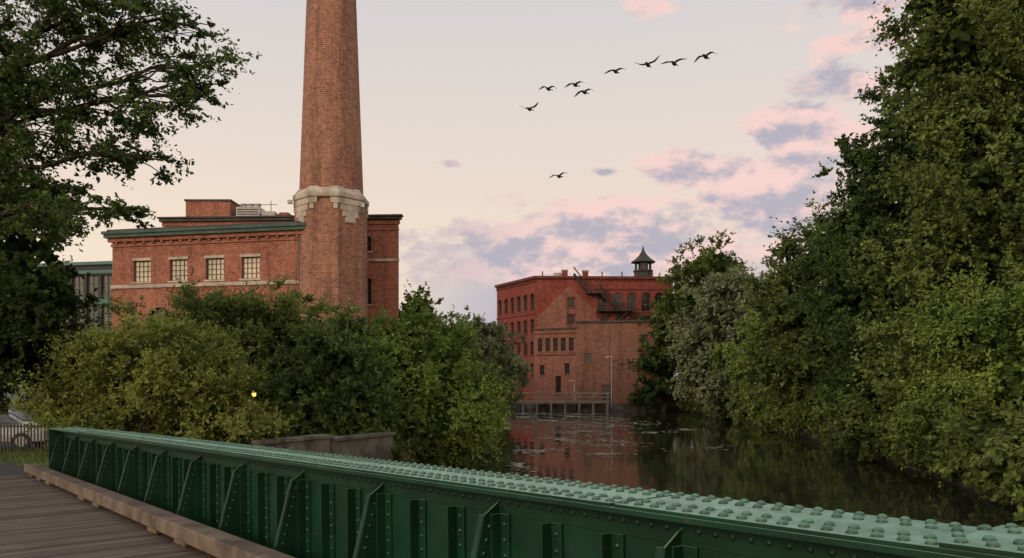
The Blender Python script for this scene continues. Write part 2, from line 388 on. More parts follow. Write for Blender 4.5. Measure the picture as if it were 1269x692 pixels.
# ------------------------------------------------------------ bridge frame
e1=Vector((-.7955,1,-.028)).normalized(); e2=Vector((-1,-.7955,0)).normalized(); e3=e1.cross(e2).normalized()
if e3.z<0: e3=-e3
BM=Matrix((e1,e2,e3)).transposed().to_4x4(); BM.translation=Vector((0,0,CZ))
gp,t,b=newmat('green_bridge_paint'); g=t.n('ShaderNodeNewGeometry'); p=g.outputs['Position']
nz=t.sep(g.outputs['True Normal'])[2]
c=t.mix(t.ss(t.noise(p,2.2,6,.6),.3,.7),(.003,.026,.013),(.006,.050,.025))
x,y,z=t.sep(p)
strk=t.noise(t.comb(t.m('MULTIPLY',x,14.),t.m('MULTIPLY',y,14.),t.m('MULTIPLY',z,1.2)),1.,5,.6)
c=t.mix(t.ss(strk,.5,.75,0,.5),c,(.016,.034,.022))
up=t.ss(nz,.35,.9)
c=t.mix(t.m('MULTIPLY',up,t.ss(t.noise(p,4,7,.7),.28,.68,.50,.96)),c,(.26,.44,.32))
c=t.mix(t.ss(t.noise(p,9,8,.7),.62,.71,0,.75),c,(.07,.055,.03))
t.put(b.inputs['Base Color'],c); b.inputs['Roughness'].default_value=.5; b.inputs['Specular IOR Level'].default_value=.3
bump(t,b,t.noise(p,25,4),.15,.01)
br=empty('steel_girder_bridge')
S0,S1=-7.,20.1; TOP=-.60
gb=MB()
gb.bb(S0,S1,-3.63,-3.05,TOP-.03,TOP)
for a,c_,k in [(-7,3.0,1),(-7,1.35,2),(3.03,6.6,1),(6.62,11.,1),(11.02,17.,1)]:
    gb.bb(a,c_,-3.625,-3.055,TOP+(k-1)*.02+.001,TOP+k*.02)
gb.bb(S0,S1,-3.36,-3.34,-1.85,TOP-.03)
gb.bb(S0,S1,-3.34,-3.325,TOP-.20,TOP-.03); gb.bb(S0,S1,-3.325,-3.20,TOP-.045,TOP-.031)
gb.bb(S0,S1,-3.375,-3.36,TOP-.20,TOP-.03)
gb.bb(S0,S1,-3.60,-3.08,-1.88,-1.851); gb.bb(S0,S1,-3.34,-3.325,-1.85,-1.70)
gb.bb(S1,S1+.03,-3.63,-3.05,-1.9,TOP)
rv=[]
s=S0+.4;k=0
while s<S1-.1:
    gb.bb(s,s+.014,-3.322,-3.245,-1.70,TOP-.2)
    gb.bb(s-.09,s+.014,-3.34,-3.3221,-1.70,TOP-.2)
    gb.bb(s,s+.015,-3.46,-3.375,-1.85,TOP-.2)
    for zc in np.arange(TOP-.27,-1.68,-.105): rv.append((s-.045,-3.322,zc,'y'))
    if k%3==0:
        a=s+.016; vs=[(a,-3.325,TOP-.12),(a,-3.20,TOP-.2),(a,-2.98,-1.62),(a,-3.325,-1.62)]
        vs+= [(q[0]+.014,q[1],q[2]) for q in vs]
        gb.add(vs,[(0,1,2,3),(7,6,5,4),(0,4,5,1),(1,5,6,2),(2,6,7,3),(3,7,4,0)])
        gb.bar((a+.03,-3.20,TOP-.2),(a+.03,-2.98,-1.62),.05,.012)
        for q in np.linspace(.1,.95,9): rv.append((a-.001,-3.2+.22*q-.06,TOP-.2-.82*q,'x'))
    s+=.52;k+=1
for s in np.arange(S0,S1,.105):
    lay=.04 if s<1.35 else .02
    if s>17: lay=0.
    for yy in (-3.11,-3.22,-3.46,-3.57): rv.append((s+(0 if yy in(-3.11,-3.57) else .052),yy,TOP+lay,'z'))
    rv.append((s,-3.325,TOP-.12,'y'))
    rv.append((s,-3.325,-1.77,'y'))
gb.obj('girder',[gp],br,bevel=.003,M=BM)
Rr=.025;n=8
tv=[]
for (rr,hh) in ((1,0),(.94,.34),(.62,.66),(.2,.78)):
    for i in range(n): tv.append((rr*Rr*math.cos(2*math.pi*i/n),rr*Rr*math.sin(2*math.pi*i/n),hh*Rr))
tv=np.array(tv); tf=[(k*n+i,k*n+(i+1)%n,(k+1)*n+(i+1)%n,(k+1)*n+i) for k in range(3) for i in range(n)]+[(24,25,26,27),(24,27,28,31),(28,29,30,31)]
tf=np.array(tf); AV=[];AF=[]
for i,(a,b_,c_,ax) in enumerate(rv):
    q=tv if ax=='z' else (np.stack([tv[:,0],tv[:,2],-tv[:,1]],1)*.62 if ax=='y' else np.stack([-tv[:,2],tv[:,1],tv[:,0]],1)*.55)
    AV.append(q+[a+random.uniform(-.003,.003),b_,c_]); AF.append(tf+i*32)
AV=np.concatenate(AV);AF=np.concatenate(AF)
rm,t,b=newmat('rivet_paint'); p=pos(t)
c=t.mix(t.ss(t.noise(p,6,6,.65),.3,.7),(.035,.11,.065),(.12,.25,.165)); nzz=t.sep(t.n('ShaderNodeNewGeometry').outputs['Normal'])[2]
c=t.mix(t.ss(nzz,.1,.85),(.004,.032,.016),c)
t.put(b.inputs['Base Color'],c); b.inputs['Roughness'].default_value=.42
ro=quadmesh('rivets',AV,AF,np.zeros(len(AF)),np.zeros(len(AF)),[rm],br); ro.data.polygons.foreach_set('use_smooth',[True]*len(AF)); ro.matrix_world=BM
# deck boards
pm,t,b=newmat('deck_planks'); tco=t.n('ShaderNodeTexCoord').outputs['Object']; x,y,z=t.sep(tco)
a=t.n('ShaderNodeAttribute',attribute_name='v').outputs['Fac']
gr=t.noise(t.comb(t.m('MULTIPLY',x,30.),t.m('MULTIPLY',y,2.),t.m('MULTIPLY',a,40.)),1.5,6,.6)
c=t.mix(a,(.095,.075,.062),(.21,.17,.135)); c=t.mix(t.ss(gr,.3,.75,0,.75),c,(.06,.046,.038))
c=t.mix(t.ss(t.noise(tco,1.2,5),.45,.75,0,.6),c,(.08,.063,.052))
t.put(b.inputs['Base Color'],c); b.inputs['Roughness'].default_value=.85; b.inputs['Specular IOR Level'].default_value=.25; bump(t,b,gr,.35,.008)
dk=MB(); s=S0; vals=[]
while s<S1+.3:
    wd=.138; dz=random.uniform(-.004,.004)
    dk.bb(s,s+wd,-3.0+random.uniform(-.01,.01),2.1,-1.66,-1.6+dz); vals+=[random.random()]*6; s+=wd+.014
do=dk.obj('deck',[pm],br,M=BM); at=do.data.attributes.new('v','FLOAT','FACE'); at.data.foreach_set('value',vals)
cb=MB(); s=S0
while s<S1:
    l=min(4.2,S1+.2-s); dy=random.uniform(-.012,.012)
    cb.bb(s,s+l-.012,-2.84+dy,-2.60+dy,-1.52,-1.36+random.uniform(-.004,.004))
    for q in (s+.5,s+l-.6): cb.bb(q-.2,q+.2,-2.80,-2.64,-1.595,-1.521)
    s+=l
cb.obj('timber_kerb',[wood_grey],br,bevel=.012,M=BM)
st=MB()
for yy in (-3.1,-2.,-.9,.2,1.3,2.): st.bb(S0,S1,yy-.05,yy+.05,-2.0,-1.665)
st.obj('stringers',[simple('dark_timber',(.05,.04,.03),(.03,.025,.02),3)],br,M=BM)
# ------------------------------------------------------------ path, walls
mb=MB()
def bw(s,wy): v=BM@Vector((s,wy,0)); return v.x,v.y
pl=[];pr=[]
for i in range(12):
    s=20.4+i*1.6; cv=.02*(i*1.6)**2
    a=bw(s,-2.9+cv); c=bw(s,2.0+cv); pl.append((a[0],a[1],1.925)); pr.append((c[0],c[1],1.925))
for i in range(11): mb.add([pl[i],pr[i],pr[i+1],pl[i+1]],[(0,3,2,1)])
mb.obj('footpath',[asphalt])
mb=MB()
def wallseg(mb,a,b,th,z0,z1):
    a=Vector((a[0],a[1],(z0+z1)/2)); b=Vector((b[0],b[1],(z0+z1)/2)); mb.bar(a,b,th,z1-z0)
wallseg(mb,(-10.4,18.2),(-7.6,24.2),.45,-1.5,1.92); wallseg(mb,(-7.6,24.25),(-6.3,27.1),.5,-1.5,2.08); wallseg(mb,(-6.25,27.2),(-4.7,30.4),.5,-1.5,1.95); wallseg(mb,(-4.8,30.6),(-6.5,32),.5,-1.5,1.7)
wallseg(mb,(-7.6,24.22),(-6.25,27.15),.62,2.085,2.2); wallseg(mb,(-6.22,27.2),(-4.65,30.45),.62,1.955,2.07)
mb.obj('concrete_retaining_wall',[concrete],bevel=.02)
mb=MB(); mb.box((-10.6,16.6,.2),(3,3,3.0)); mb.obj('concrete_abutment',[concrete],bevel=.03)
# ------------------------------------------------------------ power station
ps=empty('brick_power_station',(-20,62,2)); ps_m=[brickA,stone,copper,roofm,frame,sky_pane,dark,metalg]
def child(mb,name,mats,par,**k):
    o=mb.obj(name,mats,**k); o.parent=par; o.matrix_parent_inverse=Matrix.Translation(-par.location); return o
W=MB();G=MB();T=MB()
A=(-31.0,62.6);B_=(-15.2,59.1)
L=math.hypot(B_[0]-A[0],B_[1]-A[1])
gmats=[sky_pane,frame,dark]
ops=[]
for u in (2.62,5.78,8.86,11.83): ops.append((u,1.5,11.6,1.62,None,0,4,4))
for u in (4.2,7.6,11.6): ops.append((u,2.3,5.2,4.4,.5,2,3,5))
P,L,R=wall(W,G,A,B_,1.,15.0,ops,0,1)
T.box(P(L/2,11.25,.05),(L+.1,.16,.26),1,R)
T.box(P(L/2,14.45,.05),(L+.1,.14,.22),0,R)
T.box(P(L/2,14.85,.14),(L+.4,.34,.30),0,R)
T.box(P(L/2,15.12,.26),(L+.7,.62,.26),2,R); T.box(P(L/2,15.36,.30),(L+.9,.8,.22),2,R)
T.box(P(L/2,15.56,.10),(L+.4,.5,.18),3,R)
for i in range(int(L/.8)): T.box(P(.5+i*.8,14.62,.13),(.22,.22,.2),0,R)
n=Vector((R.col[1])); d=Vector(R.col[0])
bA=Vector((A[0],A[1],0)); C1=bA+n*9
W.add([bA+Vector((0,0,1)),bA+Vector((0,0,15)),C1+Vector((0,0,15)),C1+Vector((0,0,1))],[(0,1,2,3)],0)
bB=Vector((B_[0],B_[1],0)); C2=bB+n*9-d*1.5
W.add([bB+Vector((0,0,1)),C2+Vector((0,0,1)),C2+Vector((0,0,15)),bB+Vector((0,0,15))],[(0,1,2,3)],0)
z15=Vector((0,0,15.5)); T.add([bA+z15,bB+z15,C2+z15,C1+z15],[(0,1,2,3)],3)
T.box(P(L-.35,8,.1),(.12,.12,13),4,R)
m0,m1=(-28.6,66.3),(-9.15,65.2); L2=math.hypot(m1[0]-m0[0],m1[1]-m0[1])
ops=[(L2-2.55,.6,14.5,1.2,.3,2,2,2),(L2-2.55,.6,10.2,2.1,.3,2,2,4),(L2-2.55,.6,5.0,2.6,.3,2,2,4)]
P,L2,R=wall(W,G,m0,m1,1.,17.0,ops,0,1)
T.box(P(L2/2,17.12,.12),(L2+.5,.5,.22),3,R); T.box(P(L2/2,16.8,.06),(L2+.2,.2,.3),0,R); T.box(P(L2/2,17.3,.16),(L2+.7,.7,.12),3,R)
T.box(P(L2/2,13.75,.04),(L2+.1,.14,.2),1,R); T.box(P(L2/2,16.2,.04),(L2+.1,.1,.12),0,R)
q1=P(L2,0);q0=P(0,0); q2=Vector((-12.3,78,0)); q3=Vector((-29,78,0))
for a,b2 in ((q1,q2),(q2,q3),(q3,q0)): wall(W,G,a,b2,1.,17.,[],0,1)
zt=Vector((0,0,17.05)); T.add([q0+zt,q1+zt,q2+zt,q3+zt],[(0,1,2,3)],3)
W.bb(-27.9,-24.1,69,73,17.,19.35,0); T.bb(-28,-24,68.9,73.1,19.36,19.5,3)
W.bb(-20.2,-19.4,70,72,17.,18.6,0)
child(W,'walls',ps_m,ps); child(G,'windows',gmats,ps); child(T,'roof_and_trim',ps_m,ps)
hv=MB(); hv.bb(-23.6,-21.6,69,71,17.3,18.9,0); hv.bb(-21.4,-20.3,69,70.6,17.3,18.5,0)
for q in (-23.2,-22.6,-22.0): hv.rings([circ(q,69.9,18.9,.24,12),circ(q,69.9,19.15,.24,12),circ(q,69.9,19.2,.3,12),circ(q,69.9,19.3,.3,12)],0)
for q in range(6): hv.bb(-23.5,-21.7,68.96,69.0,17.6+q*.2,17.68+q*.2,1)
hv.bar((-24,68.8,19),(-20,68.8,19),.05,.05,1); hv.bar((-20.9,70,18.5),(-20.9,70,19.6),.06,.06,1)
child(hv,'rooftop_air_handling_unit',[metalg,frame],ps,bevel=.02)
# ------------------------------------------------------------ smokestack
cx,cy=-13.55,60.6
sk=empty('brick_smokestack',(cx,cy,2)); S=MB()
def octo(r,z): return circ(cx,cy,z,r,8,math.pi/8)
S.rings([octo(2.78,1.),octo(2.74,9),octo(2.70,16.9)],0)
rs=[]
ztop=44.; r0=2.36;r1=1.40
for q in np.linspace(17.9,ztop,40): rs.append(circ(cx,cy,q,r0+(r1-r0)*(q-17.9)/(ztop-17.9),40))
S.rings([circ(cx,cy,16.8,2.42,40),circ(cx,cy,17.9,2.37,40)],0)
S.rings(rs,0)
for q,rr in ((ztop-1.6,.12),(ztop-.8,.22),(ztop-.3,.3)): S.rings([circ(cx,cy,q,r1+rr,40),circ(cx,cy,q+.3,r1+rr+.05,40)],0)
St=MB()
St.rings([octo(2.80,17.25),octo(2.86,17.35),octo(2.86,17.62),octo(2.70,17.75),octo(2.46,18.1)],0)
for k in range(8):
    th=math.pi/4*k
    nrm=Vector((math.cos(th),math.sin(th),0)); tg=Vector((-nrm.y,nrm.x,0))
    ap=2.70*math.cos(math.pi/8)+.02
    R=Matrix((tg,nrm,Vector((0,0,1)))).transposed()
    if k%2==1:
        for zc,hw in ((17.0,1.06),(16.55,.86),(16.12,.66),(15.7,.42)):
            St.box(Vector((cx,cy,zc))+nrm*ap,(hw*2,.14,.42),0,R)
    else:
        for sg in (-1,1):
            for zc,hw in ((17.03,.55),(16.6,.3)):
                St.box(Vector((cx,cy,zc))+nrm*ap+tg*sg*(1.02-hw/2),(hw,.12,.4),0,R)
child(S,'shaft',[brickS],sk)
child(St,'stone_collar',[stone],sk,bevel=.02)
fl=MB(); fl.bb(cx-2.9,cx-2.6,cy-1.5,cy-1.2,17.0,17.25); fl.bb(cx+2.5,cx+2.75,cy-1.6,cy-1.3,16.7,17.); child(fl,'floodlights',[metalg],sk)
# ------------------------------------------------------------ glass office building behind left
ob=empty('glass_office_building',(-37,76,2)); W=MB();G=MB()
ops=[(1+i*1.6,1.25,3+j*2.9,2.3,False,0,2,3) for i in range(8) for j in range(4)]
P,L3,R=wall(W,G,(-47,78),(-33,75),1.,15.2,ops,0,1)
W.box(P(L3/2,15.1,.1),(L3+.3,.3,.3),1,R)
for j in range(4): W.box(P(L3/2,5.6+j*2.9,.05),(L3,.12,.3),1,R)
a=P(L3,0);nn=-(P(0,0,1)-P(0,0,0)); wall(W,G,a,a+nn*12,1,15.2,[],0,1); wall(W,G,P(0,0)+nn*12,P(0,0),1,15.2,[],0,1)
zt=Vector((0,0,15.1));W.add([P(0,0)+zt,P(L3,0)+zt,P(L3,0)+nn*12+zt,P(0,0)+nn*12+zt],[(0,1,2,3)],0)
og=simple('office_glass',(.03,.05,.055),(.08,.10,.11),.8,.12,.6,bs=0)
child(W,'walls',[simple('slate_cladding',(.035,.04,.045),(.05,.055,.06),1),teal],ob); child(G,'windows',[og,frame],ob)
# ------------------------------------------------------------ mill building (far)
mi=empty('brick_mill_building',(10,114,1)); W=MB();G=MB();T=MB()
MM=[brickR,stone,brickP,roofm,iron,brickB,simple('painted_red_trim',(.17,.045,.035),(.10,.03,.025),2)]
a0,a1,a2,a3=(3.3,112.),(22.5,112.8),(17,124),(-2.3,123.)
ZT=18.5
LL=math.hypot(a0[0]-a3[0],a0[1]-a3[1])
ops=[]
for i in range(6):
    u=1.1+i*2.05
    ops+=[(u,1.15,13.9,2.3,.5,0,2,3),(u,1.1,10.7,1.9,.35,0,2,3),(u,1.1,7.6,1.9,.35,0,2,3),(u,1.1,4.5,1.9,.35,0,2,3)]
P,_,R=wall(W,G,a3,a0,.3,ZT,ops,0,0)
def corn(P,L,R):
    T.box(P(L/2,ZT-.15,.14),(L+.3,.4,.35),6,R); T.box(P(L/2,ZT-.7,.06),(L+.1,.16,.2),6,R)
    for i in range(int(L/.55)): T.box(P(.3+i*.55,ZT-.45,.10),(.2,.24,.28),6,R)
    T.box(P(L/2,13.35,.05),(L,.12,.14),6,R)
corn(P,LL,R)
ops=[(4.9,.95,14.2,1.3,False,0,2,2),(4.9,.95,11.9,1.3,False,0,2,2)]
for u in (9.3,11.4,13.4,15.4,17.3): ops+=[(u,1.25,13.7,2.6,.5,0,2,3)]
for u in (9.6,11.7,13.6,15.5): ops+=[(u,1.05,11.9,1.2,False,0,2,2)]
P,LF,R=wall(W,G,a0,a1,.3,ZT,ops,0,0)
T.box(P(LF/2,ZT-.15,.14),(LF+.3,.4,.35),6,R)
for i in range(int((LF-8.2)/.55)): T.box(P(8.4+i*.55,ZT-.45,.10),(.2,.24,.28),6,R)
T.box(P(13.5,16.75,.05),(10.5,.12,.14),6,R)
T.box(P(13.5,13.4,.05),(10.5,.12,.12),6,R)
def patch(pts,mi_,o=.012): T.add([P(u,z_,o) for u,z_ in pts],[tuple(range(len(pts)))],mi_)
wl,wr=4.9-.62,4.9+.62
gz=lambda u: 17.2-abs(u-4.6)*1.0 if u<4.6 else 17.2-(u-4.6)*.95
patch([(.15,10.9),(wl,10.9),(wl,gz(wl)),(.15,gz(.15))],2)
patch([(wr,10.9),(8.3,10.9),(8.3,gz(8.3)),(wr,gz(wr))],2)
patch([(wl,15.75),(wr,15.75),(wr,gz(wr)),(4.6,gz(4.6)),(wl,gz(wl))],2)
patch([(wl,13.45),(wr,13.45),(wr,14.0),(wl,14.0)],2); patch([(wl,10.9),(wr,10.9),(wr,11.7),(wl,11.7)],2)
wall(W,G,a1,a2,.3,ZT,[],0,0); wall(W,G,a2,a3,.3,ZT,[],0,0)
T.add([(q[0],q[1],ZT-.25) for q in (a0,a1,a2,a3)],[(0,1,2,3)],3)
for q in (P(4.2,0,-1.5),P(7.2,0,-2.2)):
    T.box(Vector((q.x,q.y,ZT+.3)),(.8,.7,1.4),0); T.box(Vector((q.x,q.y,ZT+1.05)),(.95,.85,.14),1)
for u in (1,9.4,12.2,14,16.5):
    q=P(u,0,-.9); T.box(Vector((q.x,q.y,ZT+.35)),(.16,.16,.9),4)
T.bb(5.9,7.0,114,115,ZT-.2,ZT+.75,1)
ap=[(3.0,109.2),(8.4,106.2),(19.2,105.2)]
ops=[(.9+i*1.15,.7,7.9,1.8,False,0,2,3) for i in range(5)]+[(3.6,.8,2.2,2.4,False,0,1,1)]+[(1.2,.7,4.7,1.4,False,0,2,2),(4.9,.7,4.9,1.4,False,0,2,2)]
P1,l1,R1=wall(W,G,ap[0],ap[1],.3,10.9,ops,2,5); T.box(P1(l1/2,10.95,.08),(l1+.2,.3,.18),3,R1)
T.box(P1(l1/2,10.3,.05),(l1,.12,.12),6,R1); T.box(P1(l1/2,7.45,.05),(l1,.12,.12),6,R1)
P2,l2,R2=wall(W,G,ap[1],ap[2],.3,11.7,[(8.9,.9,8.7,1.3,False,0,2,2),(9.3,.8,5.2,1.2,False,0,1,2),(1.6,.9,6.4,1.2,False,0,1,2),(4.,1.2,1.,2.4,False,0,1,1)],5,5); T.box(P2(l2/2,11.75,.08),(l2+.2,.34,.24),3,R2)
wall(W,G,ap[2],(19.2,113),.3,11.7,[],5,5); wall(W,G,(3.0,113),ap[0],.3,10.9,[],5,5)
wall(W,G,(8.4,112),ap[1],10.9,11.7,[],5,5)
T.add([(3.0,109.2,10.88),(8.4,106.2,10.88),(8.4,111.9,10.88),(3.35,111.9,10.88)],[(0,1,2,3)],3)
T.add([(8.4,106.2,11.65),(19.2,105.2,11.65),(19.2,111.9,11.65),(8.4,111.9,11.65)],[(0,1,2,3)],3)
child(W,'walls',MM,mi); child(G,'windows',[dark,frame],mi); child(T,'roof_and_trim',MM,mi)
fe=MB()
for z_,u0,u1 in ((13.65,8.4,13.4),(16.1,7.0,9.2)):
    fe.box(P((u0+u1)/2,z_,.65),(u1-u0,1.2,.14),0,R)
    for hh in (.5,1.0): fe.box(P((u0+u1)/2,z_+hh,1.22),(u1-u0,.08,.09),0,R)
    for u in np.arange(u0,u1+.01,.6): fe.box(P(u,z_+.5,1.22),(.06,.06,1.0),0,R)
    for u in np.arange(u0+.3,u1,1.5): fe.bar(P(u,z_-.8,.05),P(u,z_,1.15),.07,.07)
for o in (.35,1.05):
    fe.bar(P(5.2,ZT+.3,o),P(7.2,16.1,o),.12,.2); fe.bar(P(8.9,16.1,o),P(11.4,13.65,o),.12,.2); fe.bar(P(12.8,13.6,o),P(10.6,11.75,o),.12,.2)
    fe.bar(P(5.2,ZT+1.2,o),P(7.2,17.1,o),.08,.08); fe.bar(P(8.9,17.1,o),P(11.4,14.65,o),.08,.08)
for i in range(10):
    q=i/9; fe.box(P(8.9+2.5*q,16.1-2.4*q,.7),(.22,.7,.04),0,R)
child(fe,'fire_escape',[iron],mi)
cu=MB(); X,Y=19.0,117.
O=lambda r,z_:circ(X,Y,z_,r,8,math.pi/8)
cu.rings([O(1.25,ZT-.3),O(1.25,ZT+1.3)],0); cu.rings([O(1.5,ZT+1.3),O(1.5,ZT+1.45)],0)
for i in range(8):
    a=math.pi/8+i*math.pi/4; cu.box((X+1.12*math.cos(a),Y+1.12*math.sin(a),ZT+2.05),(.18,.18,1.25),0)
cu.rings([O(.75,ZT+1.45),O(.75,ZT+2.6)],1)
cu.rings([O(1.85,ZT+2.6),O(1.8,ZT+2.72),O(1.15,ZT+3.15),O(.6,ZT+3.7),O(.22,ZT+4.3),O(.05,ZT+5.0)],0)
child(cu,'cupola',[simple('dark_slate',(.03,.035,.035),(.06,.06,.06),2),dark],mi)
# ------------------------------------------------------------ walkway at the far bank
dw=empty('wooden_footbridge',(4,104,1)); mb=MB()
mb.bb(-6,12.5,103.2,104.6,1.15,1.42,0)
for X in np.arange(-5.8,12.6,1.8):
    mb.bb(X-.13,X+.13,103.2,103.4,-1,1.149,0); mb.bb(X-.08,X+.08,103.13,103.19,1.15,2.5,0); mb.bb(X-.11,X+.11,104.4,104.6,-1,1.149,0)
mb.bb(-6,12.5,103.06,103.12,2.32,2.50,0); mb.bb(-6,12.5,103.06,103.12,1.82,1.95,0)
child(mb,'deck_and_railing',[simple('silvered_timber',(.33,.27,.22),(.18,.15,.12),2,.85,.2)],dw,bevel=.01)
mb=MB(); mb.bb(3.0,20,104.9,105.15,-1.,1.0,0); mb.bb(-8,3.0,106,106.4,-1,1.0,0); mb.obj('river_retaining_wall',[concrete],bevel=.03)
for X,Y,H_ in ((12.9,104.7,6.5),(8.1,104.7,3.4)):
    mb=MB(); mb.rings([circ(X,Y,.6,.07,8),circ(X,Y,.6+H_,.045,8)],0); mb.bb(X-.5,X+.1,Y-.05,Y+.05,.6+H_,.7+H_); mb.bb(X-.75,X-.4,Y-.12,Y+.12,.5+H_,.62+H_); mb.obj('lamp_post',[metalg],smooth=False)
# ------------------------------------------------------------ fence
mb=MB(); fx0,fx1=-24.,-13.6
gz_=1.78
for X in np.arange(fx0,fx1+.01,.1): mb.bb(X-.02,X+.02,23.99,24.01,gz_,gz_+.95)
for z_ in (gz_+.1,gz_+.86): mb.bb(fx0,fx1,23.972,23.989,z_-.025,z_+.025)
for X in np.arange(fx0,fx1+.1,2.08): mb.bb(X-.04,X+.04,23.9,23.97,gz_-.3,gz_+1.05); mb.bb(X-.05,X+.05,23.89,23.98,gz_+1.051,gz_+1.09)
mb.obj('iron_fence',[iron])
mb=MB(); mb.add([(-60,27,1.42),(-15.5,27,1.42),(-15.5,45,1.42),(-60,45,1.42)],[(0,1,2,3)]); mb.obj('parking_lot',[asphalt])
# ------------------------------------------------------------ car
def car(X,Y,Z,col,name='parked_car'):
    e=empty(name,(X,Y,Z)); body=MB()
    prof=[(-2.2,.35),(-2.25,.7),(-2.1,.95),(-1.35,1.0),(-.75,1.42),(.7,1.45),(1.35,1.05),(2.1,.98),(2.22,.7),(2.2,.35)]
    rs=[]
    for yy,k,dz in ((-.86,.97,-.03),(-.8,1,0),(.8,1,0),(.86,.97,-.03)):
        rs.append([(p_[0]*k,yy*(1 if p_[1]<1.05 else .82),p_[1]+dz) for p_ in prof])
    body.rings(rs,0)
    body.bb(-2.28,-2.2,-.7,.7,.4,.55,1);body.bb(2.18,2.26,-.7,.7,.4,.55,1)
    gl=MB()
    for sg in (-1,1):
        yy=sg*.835
        for q in ([(-1.2,1.03),(-.15,1.03),(-.15,1.36),(-.72,1.36)],[(-.08,1.03),(1.15,1.03),(.68,1.38),(-.08,1.38)]):
            vs=[(a,yy*(1.04 if b<1.1 else .88),b) for a,b in q]; gl.add(vs,[(0,1,2,3)])
    gl.add([(-1.37,-.6,1.03),(-1.37,.6,1.03),(-.81,.55,1.41),(-.81,-.55,1.41)],[(0,1,2,3)]); gl.add([(1.37,-.6,1.08),(1.37,.6,1.08),(.76,.55,1.45),(.76,-.55,1.45)],[(0,1,2,3)])
    wh=MB()
    for wx in (-1.4,1.35):
        for sg in(-1,1):
            r1_=[(wx+.33*math.cos(a*.3927),sg*.70,.33+.33*math.sin(a*.3927)) for a in range(16)]
            r2_=[(wx+.33*math.cos(a*.3927),sg*.89,.33+.33*math.sin(a*.3927)) for a in range(16)]
            wh.rings([r1_,r2_],0); wh.rings([[(q[0]*.6+wx*.4,sg*.895,q[2]*.6+.33*.4) for q in r1_],[(q[0]*.55+wx*.45,sg*.90,q[2]*.55+.33*.45) for q in r1_]],1)
    cm,t,b=newmat('car_paint'); b.inputs['Base Color'].default_value=col+(1,); b.inputs['Roughness'].default_value=.25; b.inputs['Coat Weight'].default_value=.6
    for q,nm,ms,bv in ((body,'body',[cm,dark],.05),(gl,'windows',[og],0),(wh,'wheels',[iron,metalg],0)):
        o=q.obj(nm,ms,bevel=bv); o.parent=e
    e.rotation_euler[2]=math.radians(8)
car(-19.6,30.5,1.42,(.45,.46,.48)); car(-24.6,31.5,1.42,(.2,.22,.25))
sp=empty('street_lamp',(-9.9,31,1.8)); mb=MB(); mb.rings([circ(0,0,0,.08,8),circ(0,0,1.6,.05,8)]); o=mb.obj('post',[iron]); o.parent=sp
mb=MB(); mb.rings([circ(0,0,1.6,.05,10),circ(0,0,1.66,.09,10),circ(0,0,1.74,.09,10),circ(0,0,1.8,.04,10)])
em,t,b=newmat('lamp_glow'); b.inputs['Base Color'].default_value=(1,.5,.15,1); b.inputs['Emission Color'].default_value=(1,.42,.08,1); b.inputs['Emission Strength'].default_value=3
o=mb.obj('globe',[em],smooth=True); o.parent=sp
# ------------------------------------------------------------ geese
gb_m=[simple('goose_brown',(.06,.05,.04),(.035,.03,.025),8,.8,bs=0),simple('goose_black',(.01,.01,.01),(.015,.015,.015),8,.7,bs=0)]
def goose(P_,yaw,a1,a2,roll=0,sc=1.):
    mb=MB()
    stn=[(-.42,.012,.0),(-.33,.05,.0),(-.2,.09,-.01),(0,.125,-.02),(.16,.11,-.02),(.27,.065,0),(.36,.038,.02),(.5,.03,.035),(.58,.033,.045),(.63,.045,.055),(.68,.04,.055),(.72,.02,.05),(.79,.008,.045)]
    rs=[[(s_[0],s_[1]*math.cos(2*math.pi*i/10)*1.05,s_[2]+s_[1]*math.sin(2*math.pi*i/10)) for i in range(10)] for s_ in stn]
    mb.rings(rs[:6],0); mb.rings(rs[5:],1,)
    mb.add([(-.3,-.06,0),(-.3,.06,0),(-.52,.10,0.),(-.54,0,.0),(-.52,-.10,0.)],[(0,1,2,3,4)],1)
    for sg in (-1,1):
        y_,z_=.06,.05; st_=[(y_,z_,.14,-.17)]
        for ln,an,le,te in ((.14,a1,.17,-.17),(.16,a1*.9,.21,-.13),(.14,(a1+a2)/2,.19,-.12),(.16,a2,.12,-.13),(.16,a2*1.1,.02,-.13),(.10,a2*1.15,-.07,-.13)):
            y_+=ln*math.cos(math.radians(an)); z_+=ln*math.sin(math.radians(an)); st_.append((y_,z_,le,te))
        rr=[[(le,sg*yy,zz+.0),((le+te)/2+.04,sg*yy,zz+.022),(te,sg*yy,zz),((le+te)/2,sg*yy,zz-.008)] for yy,zz,le,te in st_]
        mb.rings(rr,0)
    o=mb.obj('goose',gb_m,smooth=True); o.location=P_; o.rotation_euler=(math.radians(roll),math.radians(-4),math.radians(yaw)); o.scale=(sc,)*3
for (X,Y,Z,yaw,a1,a2,rl,sc) in [(1.3,60,24.2,62,12,30,0,.95),(2.7,60,25.7,60,30,-35,8,.95),(4.7,60,26.,58,22,-28,0,1.),(5.3,59,25.1,58,16,-38,-4,1.),(7.7,60,27,60,18,-24,0,1.02),(10.1,60,27.5,66,10,28,-6,1.15),(12.05,60,27.6,60,24,-12,0,1.15),(14.4,60,28.1,58,20,-40,-8,1.15),(3.5,60,19.2,60,28,-22,-5,.95)]:
    goose((X,Y,Z),yaw,a1,a2,rl,sc)
